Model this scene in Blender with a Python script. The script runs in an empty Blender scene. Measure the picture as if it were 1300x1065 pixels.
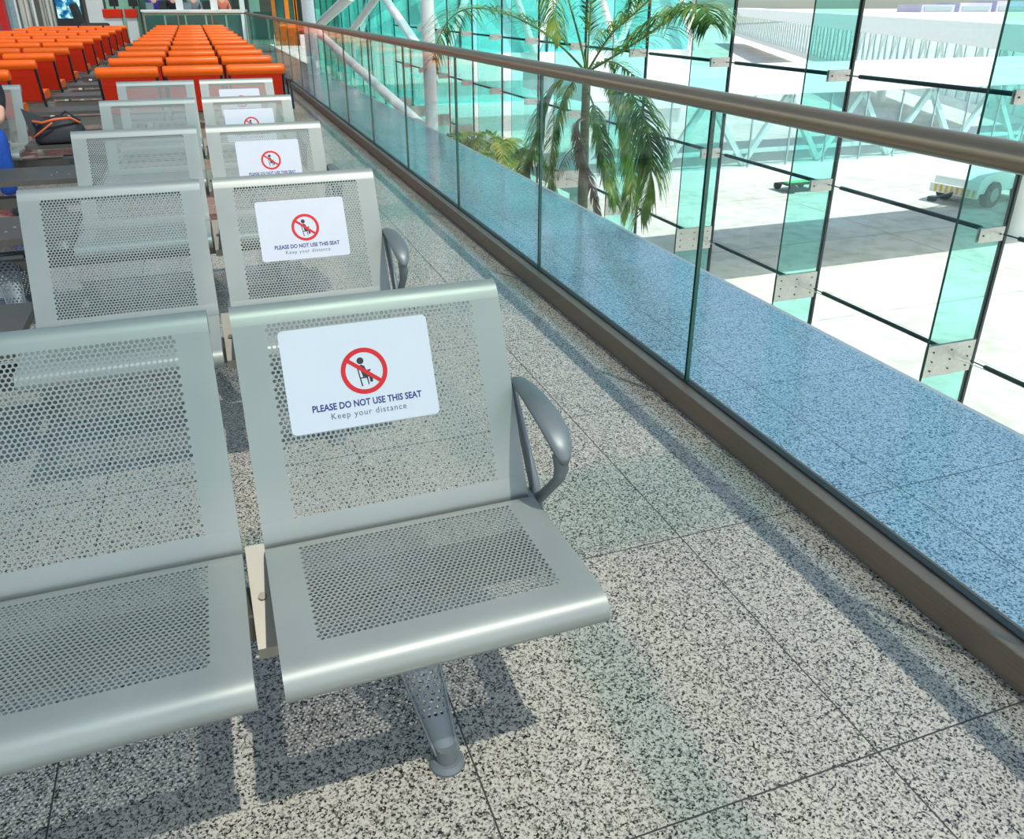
import bpy, math, random
from mathutils import Vector, Matrix
random.seed(7)
S = bpy.context.scene
C = S.collection
PI = math.pi

# ------------------------------------------------------------------ helpers
class MB:
    """collects faces of several materials for one mesh"""
    def __init__(s): s.v=[]; s.f=[]; s.m=[]; s.sm=[]
    def add(s, vs, fs, m=0, smooth=False):
        o=len(s.v); s.v.extend([tuple(p) for p in vs])
        for f in fs: s.f.append(tuple(i+o for i in f)); s.m.append(m); s.sm.append(smooth)
    def box(s, x0,x1,y0,y1,z0,z1, m=0, xf=None):
        vs=[(x,y,z) for x in (x0,x1) for y in (y0,y1) for z in (z0,z1)]
        if xf: vs=[xf@Vector(p) for p in vs]
        s.add(vs,[(0,1,3,2),(4,6,7,5),(0,4,5,1),(2,3,7,6),(0,2,6,4),(1,5,7,3)],m)
    def bar(s, a, b, w, h=None, m=0, up=(0,0,1)):
        a=Vector(a); b=Vector(b); h=h or w; d=(b-a).normalized(); u=Vector(up)
        if abs(d.dot(u))>.98: u=Vector((0,1,0))
        r=d.cross(u).normalized(); u=r.cross(d)
        vs=[p+r*sx*w/2+u*sy*h/2 for p in (a,b) for sx,sy in ((-1,-1),(1,-1),(1,1),(-1,1))]
        s.add(vs,[(3,2,1,0),(4,5,6,7)]+[(i,(i+1)%4,(i+1)%4+4,i+4) for i in range(4)],m)
    def tube(s, pts, rad, n=10, m=0, cap=True, sy=1.0):
        pts=[Vector(p) for p in pts]
        if not isinstance(rad,(list,tuple)): rad=[rad]*len(pts)
        vs=[]; ref=None
        for i,p in enumerate(pts):
            d=(pts[min(i+1,len(pts)-1)]-pts[max(i-1,0)]).normalized()
            if ref is None: ref=Vector((0,0,1)) if abs(d.z)<.9 else Vector((1,0,0))
            r=d.cross(ref).normalized(); u=r.cross(d).normalized(); ref=u
            for k in range(n):
                a=2*PI*k/n; vs.append(p+r*math.cos(a)*rad[i]*sy+u*math.sin(a)*rad[i])
        fs=[(i*n+k,i*n+(k+1)%n,(i+1)*n+(k+1)%n,(i+1)*n+k) for i in range(len(pts)-1) for k in range(n)]
        s.add(vs,fs,m,True)
        if cap:
            o=(len(pts)-1)*n
            s.add(vs[:n],[tuple(range(n))[::-1]],m); s.add(vs[o:o+n],[tuple(range(n))],m)
    def cyl(s, c, r, z0, z1, n=24, m=0, r1=None):
        s.tube([(c[0],c[1],z0),(c[0],c[1],z1)],[r,r if r1 is None else r1],n,m)
    def sphere(s, c, r, n=12, m=0):
        if not isinstance(r,(tuple,list)): r=(r,r,r)
        vs=[]; 
        for i in range(n+1):
            t=PI*i/n
            for k in range(n): 
                a=2*PI*k/n; vs.append((c[0]+r[0]*math.sin(t)*math.cos(a),c[1]+r[1]*math.sin(t)*math.sin(a),c[2]+r[2]*math.cos(t)))
        s.add(vs,[(i*n+k,(i+1)*n+k,(i+1)*n+(k+1)%n,i*n+(k+1)%n) for i in range(n) for k in range(n)],m,True)
    def mesh(s, name, mats):
        me=bpy.data.meshes.new(name); me.from_pydata(s.v,[],s.f)
        me.polygons.foreach_set('material_index',s.m); me.polygons.foreach_set('use_smooth',s.sm)
        for m in (mats if isinstance(mats,(list,tuple)) else [mats]): me.materials.append(m)
        me.update(); return me
def link(name, me, parent=None, loc=(0,0,0), rot=(0,0,0)):
    o=bpy.data.objects.new(name,me); C.objects.link(o); o.location=loc; o.rotation_euler=rot
    if parent: o.parent=parent
    return o
def build(name, mb, mats, parent=None, loc=(0,0,0), rot=(0,0,0), bevel=0):
    o=link(name, mb.mesh(name,mats), parent, loc, rot)
    if bevel:
        b=o.modifiers.new('b','BEVEL'); b.width=bevel; b.segments=2; b.limit_method='ANGLE'
    return o
def tag(o, label=None, cat=None, group=None, kind=None):
    if label: o['label']=label
    if cat: o['category']=cat
    if group: o['group']=group
    if kind: o['kind']=kind
    return o
def empty(name, loc, label=None, cat=None, group=None, kind=None):
    o=bpy.data.objects.new(name,None); C.objects.link(o); o.location=loc; o.empty_display_size=.1
    return tag(o,label,cat,group,kind)

# ------------------------------------------------------------------ materials
def lin(c): return tuple((x/255/12.92 if x/255<=.04045 else ((x/255+.055)/1.055)**2.4) for x in c)+(1,)
class NT:
    def __init__(s,name):
        s.m=bpy.data.materials.new(name); s.m.use_nodes=True; s.t=s.m.node_tree; s.t.nodes.clear()
        s.out=s.t.nodes.new('ShaderNodeOutputMaterial')
    def n(s,typ,**kw):
        nd=s.t.nodes.new(typ)
        for k,v in kw.items():
            if k.startswith('i_'): nd.inputs[k[2:].replace('_',' ')].default_value=v
            else: setattr(nd,k,v)
        return nd
    def l(s,a,b): s.t.links.new(a,b)
    def math(s,op,a,b=None,c=None):
        nd=s.n('ShaderNodeMath',operation=op)
        for i,x in enumerate((a,b,c)):
            if x is None: continue
            if isinstance(x,(int,float)): nd.inputs[i].default_value=x
            else: s.l(x,nd.inputs[i])
        return nd.outputs[0]
    def ramp(s,fac,stops,interp='LINEAR'):
        r=s.n('ShaderNodeValToRGB'); r.color_ramp.interpolation=interp; e=r.color_ramp.elements
        e[0].position,e[0].color=stops[0]; e[1].position,e[1].color=stops[-1]
        for p,c in stops[1:-1]: q=e.new(p); q.color=c
        s.l(fac,r.inputs[0]); return r.outputs[0]
    def mix(s,fac,a,b,mode='MIX'):
        nd=s.n('ShaderNodeMix',data_type='RGBA',blend_type=mode)
        for sock,x in ((nd.inputs[0],fac),(nd.inputs[6],a),(nd.inputs[7],b)):
            if isinstance(x,(int,float,tuple)): sock.default_value=x
            else: s.l(x,sock)
        return nd.outputs[2]
def pbr(name, col, rough=.5, metal=0., noise=0.12, nscale=8., bump=0., stretch=None, coat=0., spec=.5, emit=None):
    t=NT(name); b=t.n('ShaderNodeBsdfPrincipled')
    tc=t.n('ShaderNodeTexCoord'); mp=t.n('ShaderNodeMapping'); t.l(tc.outputs['Object'],mp.inputs[0])
    if stretch: mp.inputs['Scale'].default_value=stretch
    nz=t.n('ShaderNodeTexNoise'); nz.inputs['Scale'].default_value=nscale; nz.inputs['Detail'].default_value=5; t.l(mp.outputs[0],nz.inputs[0])
    c=lin(col); d=tuple(x*(1-noise) for x in c[:3])+(1,); e=tuple(min(1,x*(1+noise)) for x in c[:3])+(1,)
    t.l(t.ramp(nz.outputs[0],[(.3,d),(.7,e)]),b.inputs['Base Color'])
    b.inputs['Metallic'].default_value=metal; b.inputs['Roughness'].default_value=rough
    b.inputs['Coat Weight'].default_value=coat; b.inputs['Specular IOR Level'].default_value=spec
    t.l(t.math('MULTIPLY_ADD',nz.outputs[0],rough*.5,rough*.75),b.inputs['Roughness'])
    if bump:
        bp=t.n('ShaderNodeBump'); bp.inputs['Strength'].default_value=bump; bp.inputs['Distance'].default_value=.004; t.l(nz.outputs[0],bp.inputs['Height']); t.l(bp.outputs[0],b.inputs['Normal'])
    if emit: b.inputs['Emission Color'].default_value=lin(emit[0]); b.inputs['Emission Strength'].default_value=emit[1]
    t.l(b.outputs[0],t.out.inputs[0]); return t.m
def glass(name, tint, refl=1.0, ior=1.45, rough=0.0):
    t=NT(name); tr=t.n('ShaderNodeBsdfTransparent'); gl=t.n('ShaderNodeBsdfGlossy'); fr=t.n('ShaderNodeFresnel'); mx=t.n('ShaderNodeMixShader')
    tr.inputs[0].default_value=(*tint,1); gl.inputs['Roughness'].default_value=rough; gl.inputs[0].default_value=(.95,1,1,1); 
    ge=t.n('ShaderNodeNewGeometry'); t.l(t.math('MULTIPLY_ADD',ge.outputs['Backfacing'],1/ior-ior,ior),fr.inputs[0])   # same reflectance from either side
    f=t.math('MULTIPLY',fr.outputs[0],refl)
    # tiny drift of thickness tint
    t.l(f,mx.inputs[0]); t.l(tr.outputs[0],mx.inputs[1]); t.l(gl.outputs[0],mx.inputs[2]); t.l(mx.outputs[0],t.out.inputs[0]); return t.m

def granite(name, lo, midc, hi, rough, tile, x0, y0, jcol, blotch=.12, spec=.5, grain=1.0):
    t=NT(name); b=t.n('ShaderNodeBsdfPrincipled'); tc=t.n('ShaderNodeTexCoord'); P=tc.outputs['Object']
    v1=t.n('ShaderNodeTexVoronoi'); v1.inputs['Scale'].default_value=235*grain; t.l(P,v1.inputs['Vector']); v2=t.n('ShaderNodeTexVoronoi'); v2.inputs['Scale'].default_value=150*grain; t.l(P,v2.inputs['Vector'])
    n2=t.n('ShaderNodeTexNoise'); n2.inputs['Scale'].default_value=120*grain; n2.inputs['Detail'].default_value=2; t.l(P,n2.inputs[0])
    n3=t.n('ShaderNodeTexNoise'); n3.inputs['Scale'].default_value=2.2; n3.inputs['Detail'].default_value=3; t.l(P,n3.inputs[0])
    s1=t.n('ShaderNodeSeparateColor'); t.l(v1.outputs['Color'],s1.inputs[0]); s2=t.n('ShaderNodeSeparateColor'); t.l(v2.outputs['Color'],s2.inputs[0])
    s=t.math('ADD',t.math('MULTIPLY',s1.outputs[0],.40),t.math('ADD',t.math('MULTIPLY',s2.outputs[1],.26),t.math('MULTIPLY',n2.outputs[0],.34)))
    base=t.ramp(s,[(.30,lin(lo)),(.42,lin(midc)),(.56,lin(hi)),(.75,tuple(min(1,c*1.15) for c in lin(hi)))])
    bl=t.ramp(n3.outputs[0],[(.3,(1-blotch,)*3+(1,)),(.7,(1,1,1,1))])
    base=t.mix(1.0,base,bl,'MULTIPLY')
    sep=t.n('ShaderNodeSeparateXYZ'); t.l(P,sep.inputs[0])
    def line(o,off):
        q=t.math('DIVIDE',t.math('SUBTRACT',o,off-.5*tile),tile); fr=t.math('FRACT',q)
        return t.math('LESS_THAN',t.math('ABSOLUTE',t.math('SUBTRACT',fr,.5)),.0019/tile)
    j=t.math('MAXIMUM',line(sep.outputs[0],x0),line(sep.outputs[1],y0))
    t.l(t.mix(j,base,lin(jcol)),b.inputs['Base Color'])
    r=t.math('MULTIPLY_ADD',n3.outputs[0],.1,rough); t.l(t.math('MAXIMUM',r,t.math('MULTIPLY',j,.6)),b.inputs['Roughness'])
    b.inputs['Specular IOR Level'].default_value=spec
    t.l(b.outputs[0],t.out.inputs[0]); return t.m

M={}
M['floor']=granite('speckled_granite',(34,35,33),(128,126,117),(180,175,162),.11,.765,.3105,.84,(50,48,44),spec=.65,grain=1.18)
M['strip']=granite('sky_tinted_granite',(48,98,132),(142,188,208),(206,230,236),.05,.765,1.84,.84,(44,70,90),.10,spec=.9)  # blue of reflected sky and shade put into the stone colour
M['steel']=pbr('silver_painted_steel',(147,153,148),.44,.30,.05,5)
M['steel_edge']=pbr('pale_cast_aluminium',(158,154,142),.45,.4,.06,8)
M['arm']=pbr('grey_cast_aluminium',(116,124,126),.5,.5,.06,8)
M['beam']=pbr('dark_bronze_metal',(98,94,86),.4,.45,.1,5)
M['dark']=pbr('dark_plastic',(30,32,34),.45,0,.1,6)
M['brushed']=pbr('brushed_stainless',(160,144,122),.34,.8,.13,16,stretch=(60,.35,60))
M['bronze']=pbr('brushed_bronze_channel',(134,120,104),.42,.5,.13,14,stretch=(40,.3,40))
M['seal']=pbr('dark_gasket',(40,50,50),.5)
M['bal_glass']=glass('balustrade_glass',(.94,.985,.98),.62)
M['glass_edge']=pbr('green_glass_edge',(38,92,80),.2,0,.1,5)
M['glass_dark']=pbr('dark_panel_joint',(24,38,38),.3,0,.1,5)
M['fin_glass']=glass('teal_fin_glass',(.64,.92,.885),1.0)
M['facade_glass']=glass('pale_facade_glass',(.93,.975,.985),.8)
M['wing_glass']=pbr('teal_curtain_wall',(124,210,206),.15,.0,.12,.6)
M['white']=pbr('white_paint',(235,236,232),.45,0,.03,3)
M['offwhite']=pbr('warm_white_cladding',(226,224,218),.6,0,.05,1.5)
M['plate']=pbr('stainless_plate',(196,190,182),.35,.6,.08,30)
M['rod']=pbr('dark_steel_rod',(44,62,66),.35,.6,.1,20)
M['paper']=pbr('white_sticker',(198,202,210),.35,0,.01,20,coat=.3)
M['red']=pbr('sign_red',(200,0,4),.45,0,.02,10)
M['ink']=pbr('sign_black',(38,34,40),.5,0,.02,10)
M['navy']=pbr('sign_navy',(34,30,110),.5,0,.02,10)
M['slate']=pbr('sign_slate',(70,74,104),.5,0,.02,10)
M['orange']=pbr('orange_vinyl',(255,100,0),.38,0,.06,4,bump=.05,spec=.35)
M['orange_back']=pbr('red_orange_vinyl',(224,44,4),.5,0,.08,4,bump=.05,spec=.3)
M['frame']=pbr('charcoal_frame',(46,54,62),.35,.5,.1,6)
M['roof_glass']=glass('roof_fin_glass',(.80,.90,.87),1.0)
M['roof_pane']=glass('tinted_roof_glazing',(.75,.76,.76),1.0)
M['leaf']=None
M['concrete']=None

def leafmat(name,a,b,c):
    t=NT(name); bs=t.n('ShaderNodeBsdfPrincipled'); tc=t.n('ShaderNodeTexCoord'); nz=t.n('ShaderNodeTexNoise'); nz.inputs['Scale'].default_value=3.5; nz.inputs['Detail'].default_value=4
    t.l(tc.outputs['Object'],nz.inputs[0]); col=t.ramp(nz.outputs[0],[(.32,lin(a)),(.5,lin(b)),(.68,lin(c))]); t.l(col,bs.inputs['Base Color']); bs.inputs['Roughness'].default_value=.42
    tl=t.n('ShaderNodeBsdfTranslucent'); t.l(col,tl.inputs[0]); mx=t.n('ShaderNodeMixShader'); mx.inputs[0].default_value=.22
    t.l(bs.outputs[0],mx.inputs[1]); t.l(tl.outputs[0],mx.inputs[2]); t.l(mx.outputs[0],t.out.inputs[0]); return t.m
M['leaf']=leafmat('palm_green',(34,72,26),(86,132,52),(166,180,92))
M['leaf_y']=leafmat('palm_yellow_green',(60,100,40),(130,168,70),(214,206,110))
M['dead']=leafmat('palm_brown',(84,66,52),(136,112,92),(180,160,140))
M['trunk']=pbr('palm_trunk',(112,112,84),.7,0,.35,3,bump=.4,stretch=(1,1,14))
M['stem']=pbr('palm_stem',(96,124,66),.5,0,.2,5)

def concretemat():
    t=NT('apron_concrete'); b=t.n('ShaderNodeBsdfPrincipled'); tc=t.n('ShaderNodeTexCoord'); P=tc.outputs['Object']
    a=t.n('ShaderNodeTexNoise'); a.inputs['Scale'].default_value=.35; a.inputs['Detail'].default_value=6; t.l(P,a.inputs[0])
    w=t.n('ShaderNodeTexNoise'); w.inputs['Scale'].default_value=2.5; w.inputs['Detail'].default_value=8; t.l(P,w.inputs[0])
    col=t.ramp(a.outputs[0],[(.3,lin((188,180,166))),(.6,lin((214,208,196)))]); col=t.mix(.35,col,t.ramp(w.outputs[0],[(.35,lin((160,150,136))),(.55,lin((216,210,200)))]))
    sep=t.n('ShaderNodeSeparateXYZ'); t.l(P,sep.inputs[0])
    def line(o,p): return t.math('LESS_THAN',t.math('ABSOLUTE',t.math('SUBTRACT',t.math('FRACT',t.math('DIVIDE',o,p)),.5)),.03/p)
    j=t.math('MAXIMUM',line(sep.outputs[0],5.),line(sep.outputs[1],5.))
    t.l(t.mix(t.math('MULTIPLY',j,.5),col,lin((140,132,120))),b.inputs['Base Color']); b.inputs['Roughness'].default_value=.8
    t.l(b.outputs[0],t.out.inputs[0]); return t.m
M['concrete']=concretemat()

# ------------------------------------------------------------------ camera (image taken as 1300 x 1065)
F=1033.; PX,PY=650.,487.5; CAMH=1.35
y=Vector((240-PX, PY-3, F)).normalized()
z=Vector((0,1,-(y.y)/y.z)).normalized()
x=y.cross(z)
if x.x<0: x=-x
right=Vector((x.x,y.x,z.x)); up=Vector((x.y,y.y,z.y)); fwd=Vector((x.z,y.z,z.z))
cd=bpy.data.cameras.new('camera'); cam=bpy.data.objects.new('camera',cd); C.objects.link(cam)
cam.matrix_world=Matrix(((right.x,up.x,-fwd.x,0),(right.y,up.y,-fwd.y,0),(right.z,up.z,-fwd.z,CAMH),(0,0,0,1)))
cd.sensor_fit='HORIZONTAL'; cd.sensor_width=36; cd.lens=36*F/1300; cd.shift_y=-45/1300; cd.clip_start=.02; cd.clip_end=5000
S.camera=cam
def U(px,py,ax,val):
    d=right*(px-PX)+up*(PY-py)+fwd*F; o=Vector((0,0,CAMH)); t=(val-o[ax])/d[ax]; return o+d*t

# ------------------------------------------------------------------ perforated sheets
def perf(mb, nu, nv, fmap, rfrac=.385, th=.0016, m=0, n=8):
    """hex-staggered holes: nu columns, nv rows; fmap(u,v)->(point, normal) with u in 0..nu, v in 0..nv"""
    rh=.866
    for j in range(nv):
        off=.5 if j%2 else 0.
        cells=[(i+off,i+1+off) for i in range(nu-(1 if off else 0))]
        if off:
            for a,b in ((0,.5),(nu-.5,nu)):
                vs=[]
                for u,v in ((a,j),(b,j),(b,j+1),(a,j+1)):
                    p,nn=fmap(u,v); vs.append(p); vs.append(p-nn*th)
                mb.add(vs,[(0,2,4,6),(1,7,5,3)],m)
        for a,b in cells:
            cu=(a+b)/2; cv=j+.5; vs=[]
            outer=[(a,j),(cu,j),(b,j),(b,cv),(b,j+1),(cu,j+1),(a,j+1),(a,cv)]
            for k in range(8):
                u,v=outer[k]; p,nn=fmap(u,v); vs.append(p); vs.append(p-nn*th)
            for k in range(8):
                an=-.75*PI+k*PI/4
                p,nn=fmap(cu+rfrac*math.cos(an), cv+rfrac/rh*math.sin(an)); vs.append(p); vs.append(p-nn*th)
            fs=[]
            for k in range(8):
                k2=(k+1)%8
                fs.append((2*k,2*k2,16+2*k2,16+2*k)); fs.append((2*k+1,16+2*k+1,16+2*k2+1,2*k2+1)); fs.append((16+2*k,16+2*k2,17+2*k2,17+2*k))
            mb.add(vs,fs,m)

def panel_mesh(name, prof, seg, W, mside, pitch, mat, flange=.02, th=.0022):
    """prof: list of (y,z) from the rear/bottom to the front/top, sheet normal towards the sitter; seg: index of the perforated flat"""
    mb=MB(); P=[Vector((0,a,b)) for a,b in prof]; X=Vector((1,0,0))
    def nrm(i):
        d=Vector((0,0,0))
        if i>0: d+=(P[i]-P[i-1]).normalized()
        if i<len(P)-1: d+=(P[i+1]-P[i]).normalized()
        n=d.cross(X).normalized(); return n
    N=[nrm(i) for i in range(len(P))]
    sgn=1 if N[seg].z+(-N[seg].y)>0 else -1
    N=[n*sgn for n in N]
    xs=[0,W]
    # closed sheet strips outside the perforated segment
    for lo_,hi_ in ((0,seg),(seg+1,len(P)-1)):
        k=hi_-lo_+1
        if k>1:
            for sg in (0,th):
                q=[P[i]+X*xx-N[i]*sg for i in range(lo_,hi_+1) for xx in (0,W)]
                mb.add(q,[(2*i,2*i+1,2*i+3,2*i+2) for i in range(k-1)],0,True)
    for (xa,xb) in [(0,mside),(W-mside,W)]:
        i=seg; a,b,c,d=P[i]+X*xa,P[i]+X*xb,P[i+1]+X*xb,P[i+1]+X*xa
        mb.add([a,b,c,d],[(0,1,2,3)],0); mb.add([a-N[i]*th,b-N[i]*th,c-N[i+1]*th,d-N[i+1]*th],[(3,2,1,0)],0)
    # end lips
    for i in (0,len(P)-1):
        mb.add([P[i],P[i]+X*W,P[i]+X*W-N[i]*th,P[i]-N[i]*th],[(0,1,2,3)])
    # side flanges turned away from the sitter
    if flange:
        for xx,s in ((0,1),(W,-1)):
            for i in range(len(P)-1):
                o=X*xx; oi=o+X*s*th
                fl=[flange*min(1,1) for _ in (0,1)]
                a,b=P[i]+o,P[i+1]+o; c,d=P[i+1]+o-N[i+1]*fl[1],P[i]+o-N[i]*fl[0]
                e,f,g,h=P[i]+oi,P[i+1]+oi,P[i+1]+oi-N[i+1]*fl[1],P[i]+oi-N[i]*fl[0]
                mb.add([a,b,c,d,e,f,g,h],[(0,1,2,3),(7,6,5,4),(3,2,6,7)])
    # perforations
    A,B=P[seg],P[seg+1]; n=N[seg]; L=(B-A).length; w=W-2*mside
    nu=round(w/pitch); nv=round(L/(pitch*.866))
    def fmap(u,v): return A+(B-A)*(v/nv)+X*(mside+w*u/nu), n
    perf(mb,nu,nv,fmap,th=th)
    return mb.mesh(name,mat)

SW=.547   # panel width
SEAT=[(1.366,.385),(1.364,.400),(1.352,.407),(1.336,.409),(1.052,.4225),(1.030,.4232),(1.016,.4230),(1.005,.4207),(.9955,.416),(.988,.409),(.983,.400),(.981,.390),(.983,.380),(.989,.372),(.998,.3675),(1.008,.366),(1.03,.366)]
seat_me=panel_mesh('seat',SEAT,3,SW,.060,.0096,M['steel'],flange=.016)
BACK=[(1.392,.372),(1.378,.384),(1.381,.400),(1.400,.432),(1.569,.779),(1.577,.792),(1.585,.801),(1.596,.807),(1.608,.8085),(1.619,.804),(1.625,.792),(1.621,.759)]
back_me=panel_mesh('backrest',BACK,3,SW,.060,.0096,M['steel'],flange=.020)
bd=(Vector((0,BACK[4][0],BACK[4][1]))-Vector((0,BACK[3][0],BACK[3][1]))).normalized()   # up the backrest
bn=Vector((0,-bd.z,bd.y))                                                               # towards the sitter

# ------------------------------------------------------------------ notice (one mesh with the printed marks)
def text_faces(body, size, bold=0., spacing=1.):
    cu=bpy.data.curves.new('t','FONT'); cu.body=body; cu.size=size; cu.align_x='CENTER'; cu.offset=bold; cu.resolution_u=3; cu.space_character=spacing
    o=bpy.data.objects.new('t',cu); C.objects.link(o); me=o.to_mesh()
    vs=[(v.co.x,v.co.y) for v in me.vertices]; fs=[tuple(p.vertices) for p in me.polygons]
    o.to_mesh_clear(); bpy.data.objects.remove(o); return vs,fs
def notice_mesh():
    mb=MB(); w,h=.300,.208; X=Vector((1,0,0))
    def P(u,v,k=0.): return X*u+bd*v+bn*k
    pts=[]; r=.010
    for cx,cy,a0 in ((w/2-r,h/2-r,0),(-w/2+r,h/2-r,90),(-w/2+r,-h/2+r,180),(w/2-r,-h/2+r,270)):
        for k in range(6):
            a=math.radians(a0+k*18); pts.append((cx+r*math.cos(a),cy+r*math.sin(a)))
    n=len(pts); mb.add([P(*p,.0004) for p in pts]+[P(*p,-.0002) for p in pts],[tuple(range(n)),tuple(range(2*n-1,n-1,-1))]+[(i,i+n,(i+1)%n+n,(i+1)%n) for i in range(n)],0)
    cx,cy,R=.008,.005,.047
    def poly(ps,m,k): mb.add([P(cx+R*a,cy+R*b,k) for a,b in ps],[tuple(range(len(ps)))],m)
    N=48
    for i in range(N):
        a,b=2*PI*i/N,2*PI*(i+1)/N
        poly([(math.cos(a),math.sin(a)),(math.cos(b),math.sin(b)),(.80*math.cos(b),.80*math.sin(b)),(.80*math.cos(a),.80*math.sin(a))],1,.0008)
    poly([(-.12+.15*math.cos(2*PI*i/20),.45+.15*math.sin(2*PI*i/20)) for i in range(20)],2,.0006)
    poly([(-.22,.24),(-.10,.28),(.02,.22),(.10,.02),(.27,.05),(.27,-.03),(.16,-.06),(.20,-.18),(-.10,-.18)],2,.0006)
    poly([(-.10,-.18),(.28,-.17),(.34,-.24),(.31,-.50),(.20,-.52),(.17,-.28),(-.10,-.26)],2,.0006)
    poly([(-.30,.16),(-.25,.18),(-.20,-.22),(-.13,-.64),(-.19,-.66),(-.25,-.24)],2,.0006)
    poly([(-.22,-.27),(.12,-.27),(.12,-.32),(-.22,-.32)],2,.0006); poly([(.06,-.30),(.12,-.30),(.15,-.60),(.10,-.61)],2,.0006)
    a=math.radians(-38); c,s=math.cos(a),math.sin(a)
    poly([(c*u-s*v,s*u+c*v) for u,v in ((-.86,-.085),(.86,-.085),(.86,.085),(-.86,.085))],1,.0010)
    for body,size,bold,sp,v,m in (('PLEASE DO NOT USE THIS SEAT',.0186,.0005,1.0,-.064,3),('Keep your distance',.0175,0,1.18,-.083,4)):
        vs,fs=text_faces(body,size,bold,sp)
        W=max(p[0] for p in vs)-min(p[0] for p in vs); tw=.222 if m==3 else .152
        mb.add([P(.006+p[0]*tw/W,v+p[1],.0007) for p in vs],fs,m)
    return mb.mesh('notice',[M['paper'],M['red'],M['ink'],M['navy'],M['slate']])
notice_me=notice_mesh()

# ------------------------------------------------------------------ armrest, brackets, legs, beam, table
def armrest_mesh():
    mb=MB(); X=.028
    # foot joint, upright, brace
    mb.tube([(X,1.395,.345),(X,1.405,.40),(X,1.455,.46),(X,1.53,.545),(X,1.552,.575)],[.015,.012,.010,.010,.010],10,sy=1.3)
    mb.tube([(X,1.40,.362),(X,1.345,.415),(X,1.275,.490),(X,1.262,.520),(X,1.275,.548)],[.014,.010,.010,.012,.012],10,sy=1.3)
    # pad: broad flattened bar, narrow at the rear, wide over the front
    path=[(1.556,.570,.013),(1.545,.588,.016),(1.52,.600,.019),(1.47,.607,.023),(1.41,.606,.027),(1.35,.600,.029),(1.30,.588,.028),(1.268,.571,.023),(1.252,.550,.015),(1.25,.538,.008)]
    vs=[];n=12
    for i,(a,b,w) in enumerate(path):
        q0=path[max(i-1,0)];q1=path[min(i+1,len(path)-1)]; d=Vector((0,q1[0]-q0[0],q1[1]-q0[1])).normalized(); u=Vector((1,0,0)); t=d.cross(u)
        for k in range(n):
            an=2*PI*k/n; vs.append(Vector((X,a,b))+u*math.cos(an)*w+t*math.sin(an)*.0085)
    L=len(path); mb.add(vs,[(i*n+k,i*n+(k+1)%n,(i+1)*n+(k+1)%n,(i+1)*n+k) for i in range(L-1) for k in range(n)]+[tuple(range(n))[::-1],tuple(range((L-1)*n,L*n))],0,True)
    return mb.mesh('armrest',M['arm'])
arm_me=armrest_mesh()
def bracket_mesh():
    mb=MB()   # vertical wedge web between two seats, bolt, and the upright behind the backs
    pts=[(1.385,.400),(1.205,.300),(1.215,.268),(1.40,.268),(1.42,.36)]
    for s in (-1,1):
        pass
    n=len(pts); vs=[(-.018,a,b) for a,b in pts]+[(.018,a,b) for a,b in pts]
    mb.add(vs,[tuple(range(n)),tuple(range(2*n-1,n-1,-1))]+[(i,i+n,(i+1)%n+n,(i+1)%n) for i in range(n)])
    return mb.mesh('bracket',M['steel_edge'])
bracket_me=bracket_mesh()
mb=MB(); mb.tube([(0,1.288,.352),(0,1.296,.340)],.0075,12); bolt_me=mb.mesh('bolt',M['beam'])
mb=MB(); mb.tube([(0,1.405,.30),(0,1.428,.39),(0,1.50,.56),(0,1.53,.62)],[.014,.013,.011,.008],8); strut_me=mb.mesh('back_strut',M['steel_edge'])
mb=MB(); mb.box(.004,.016,1.24,1.42,.27,.395); endplate_me=mb.mesh('end_bracket',M['steel'])
def leg_mesh(y_top,y_foot,x_top,x_foot,half=1):
    mb=MB(); A=Vector((x_top,y_top,.335)); B=Vector((x_foot,y_foot,.03)); L=(A-B).length; d=(B-A)/L; X=Vector((1,0,0)); n=d.cross(X).normalized()
    if n.y>0 and half>0: n=-n
    nu,nv=6,22; s_perf=.80
    def wid(t): return .041*(1-t)**.9+.0185+ .004*t
    def fmap(u,v):
        t=v/nv*s_perf; k=(u/nu-.5)*2; w=wid(t)*.92
        p=A+d*(L*t)+X*(math.sin(k*1.35)/math.sin(1.35)*w)+n*(.015*math.cos(k*1.35)); nn=(n*math.cos(k*1.1)+X*math.sin(k*1.1)).normalized(); return p,nn
    perf(mb,nu,nv,fmap,rfrac=.30,th=.002)
    # side rims and plain lower shank
    for s in (-1,1):
        pa=[A+d*(L*t)+X*(s*wid(t)*.93)+n*.003 for t in [i/10 for i in range(11)]]
        mb.tube(pa,.0034,6)
    ring=[]
    for t in (s_perf,.9,1.0):
        w=wid(t)*.95
        for k in range(14):
            a=2*PI*k/14; ring.append(A+d*(L*t)+X*w*math.cos(a)+n*(.014*math.sin(a)))
    mb.add(ring,[(i*14+k,i*14+(k+1)%14,(i+1)*14+(k+1)%14,(i+1)*14+k) for i in range(2) for k in range(14)],0,True)
    return mb.mesh('leg',M['arm']), B
legF_me,BF=leg_mesh(1.30,1.105,.225,.276); legR_me,BR=leg_mesh(1.31,1.50,.225,.276,-1)
def foot_mesh(B):
    mb=MB(); c=(B.x,B.y); mb.cyl(c,.034,0,.006,24); mb.cyl(c,.034,.006,.016,24,0,.028); mb.cyl(c,.021,.016,.048,20); return mb.mesh('foot',M['arm'])
footF_me,footR_me=foot_mesh(BF),foot_mesh(BR)
mb=MB(); mb.box(.14,.31,1.27,1.35,.31,.338); yoke_me=mb.mesh('leg_yoke',M['arm'])

def table_mesh(w,d):
    mb=MB(); mb.box(0,w,0,d,-.028,0); me=mb.mesh('table_top',M['beam']); return me
table_me=table_mesh(.60,.46)
mb=MB(); mb.cyl((0,0),.0075,.0001,.0035,10); screw_me=mb.mesh('screw',M['steel_edge'])

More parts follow.
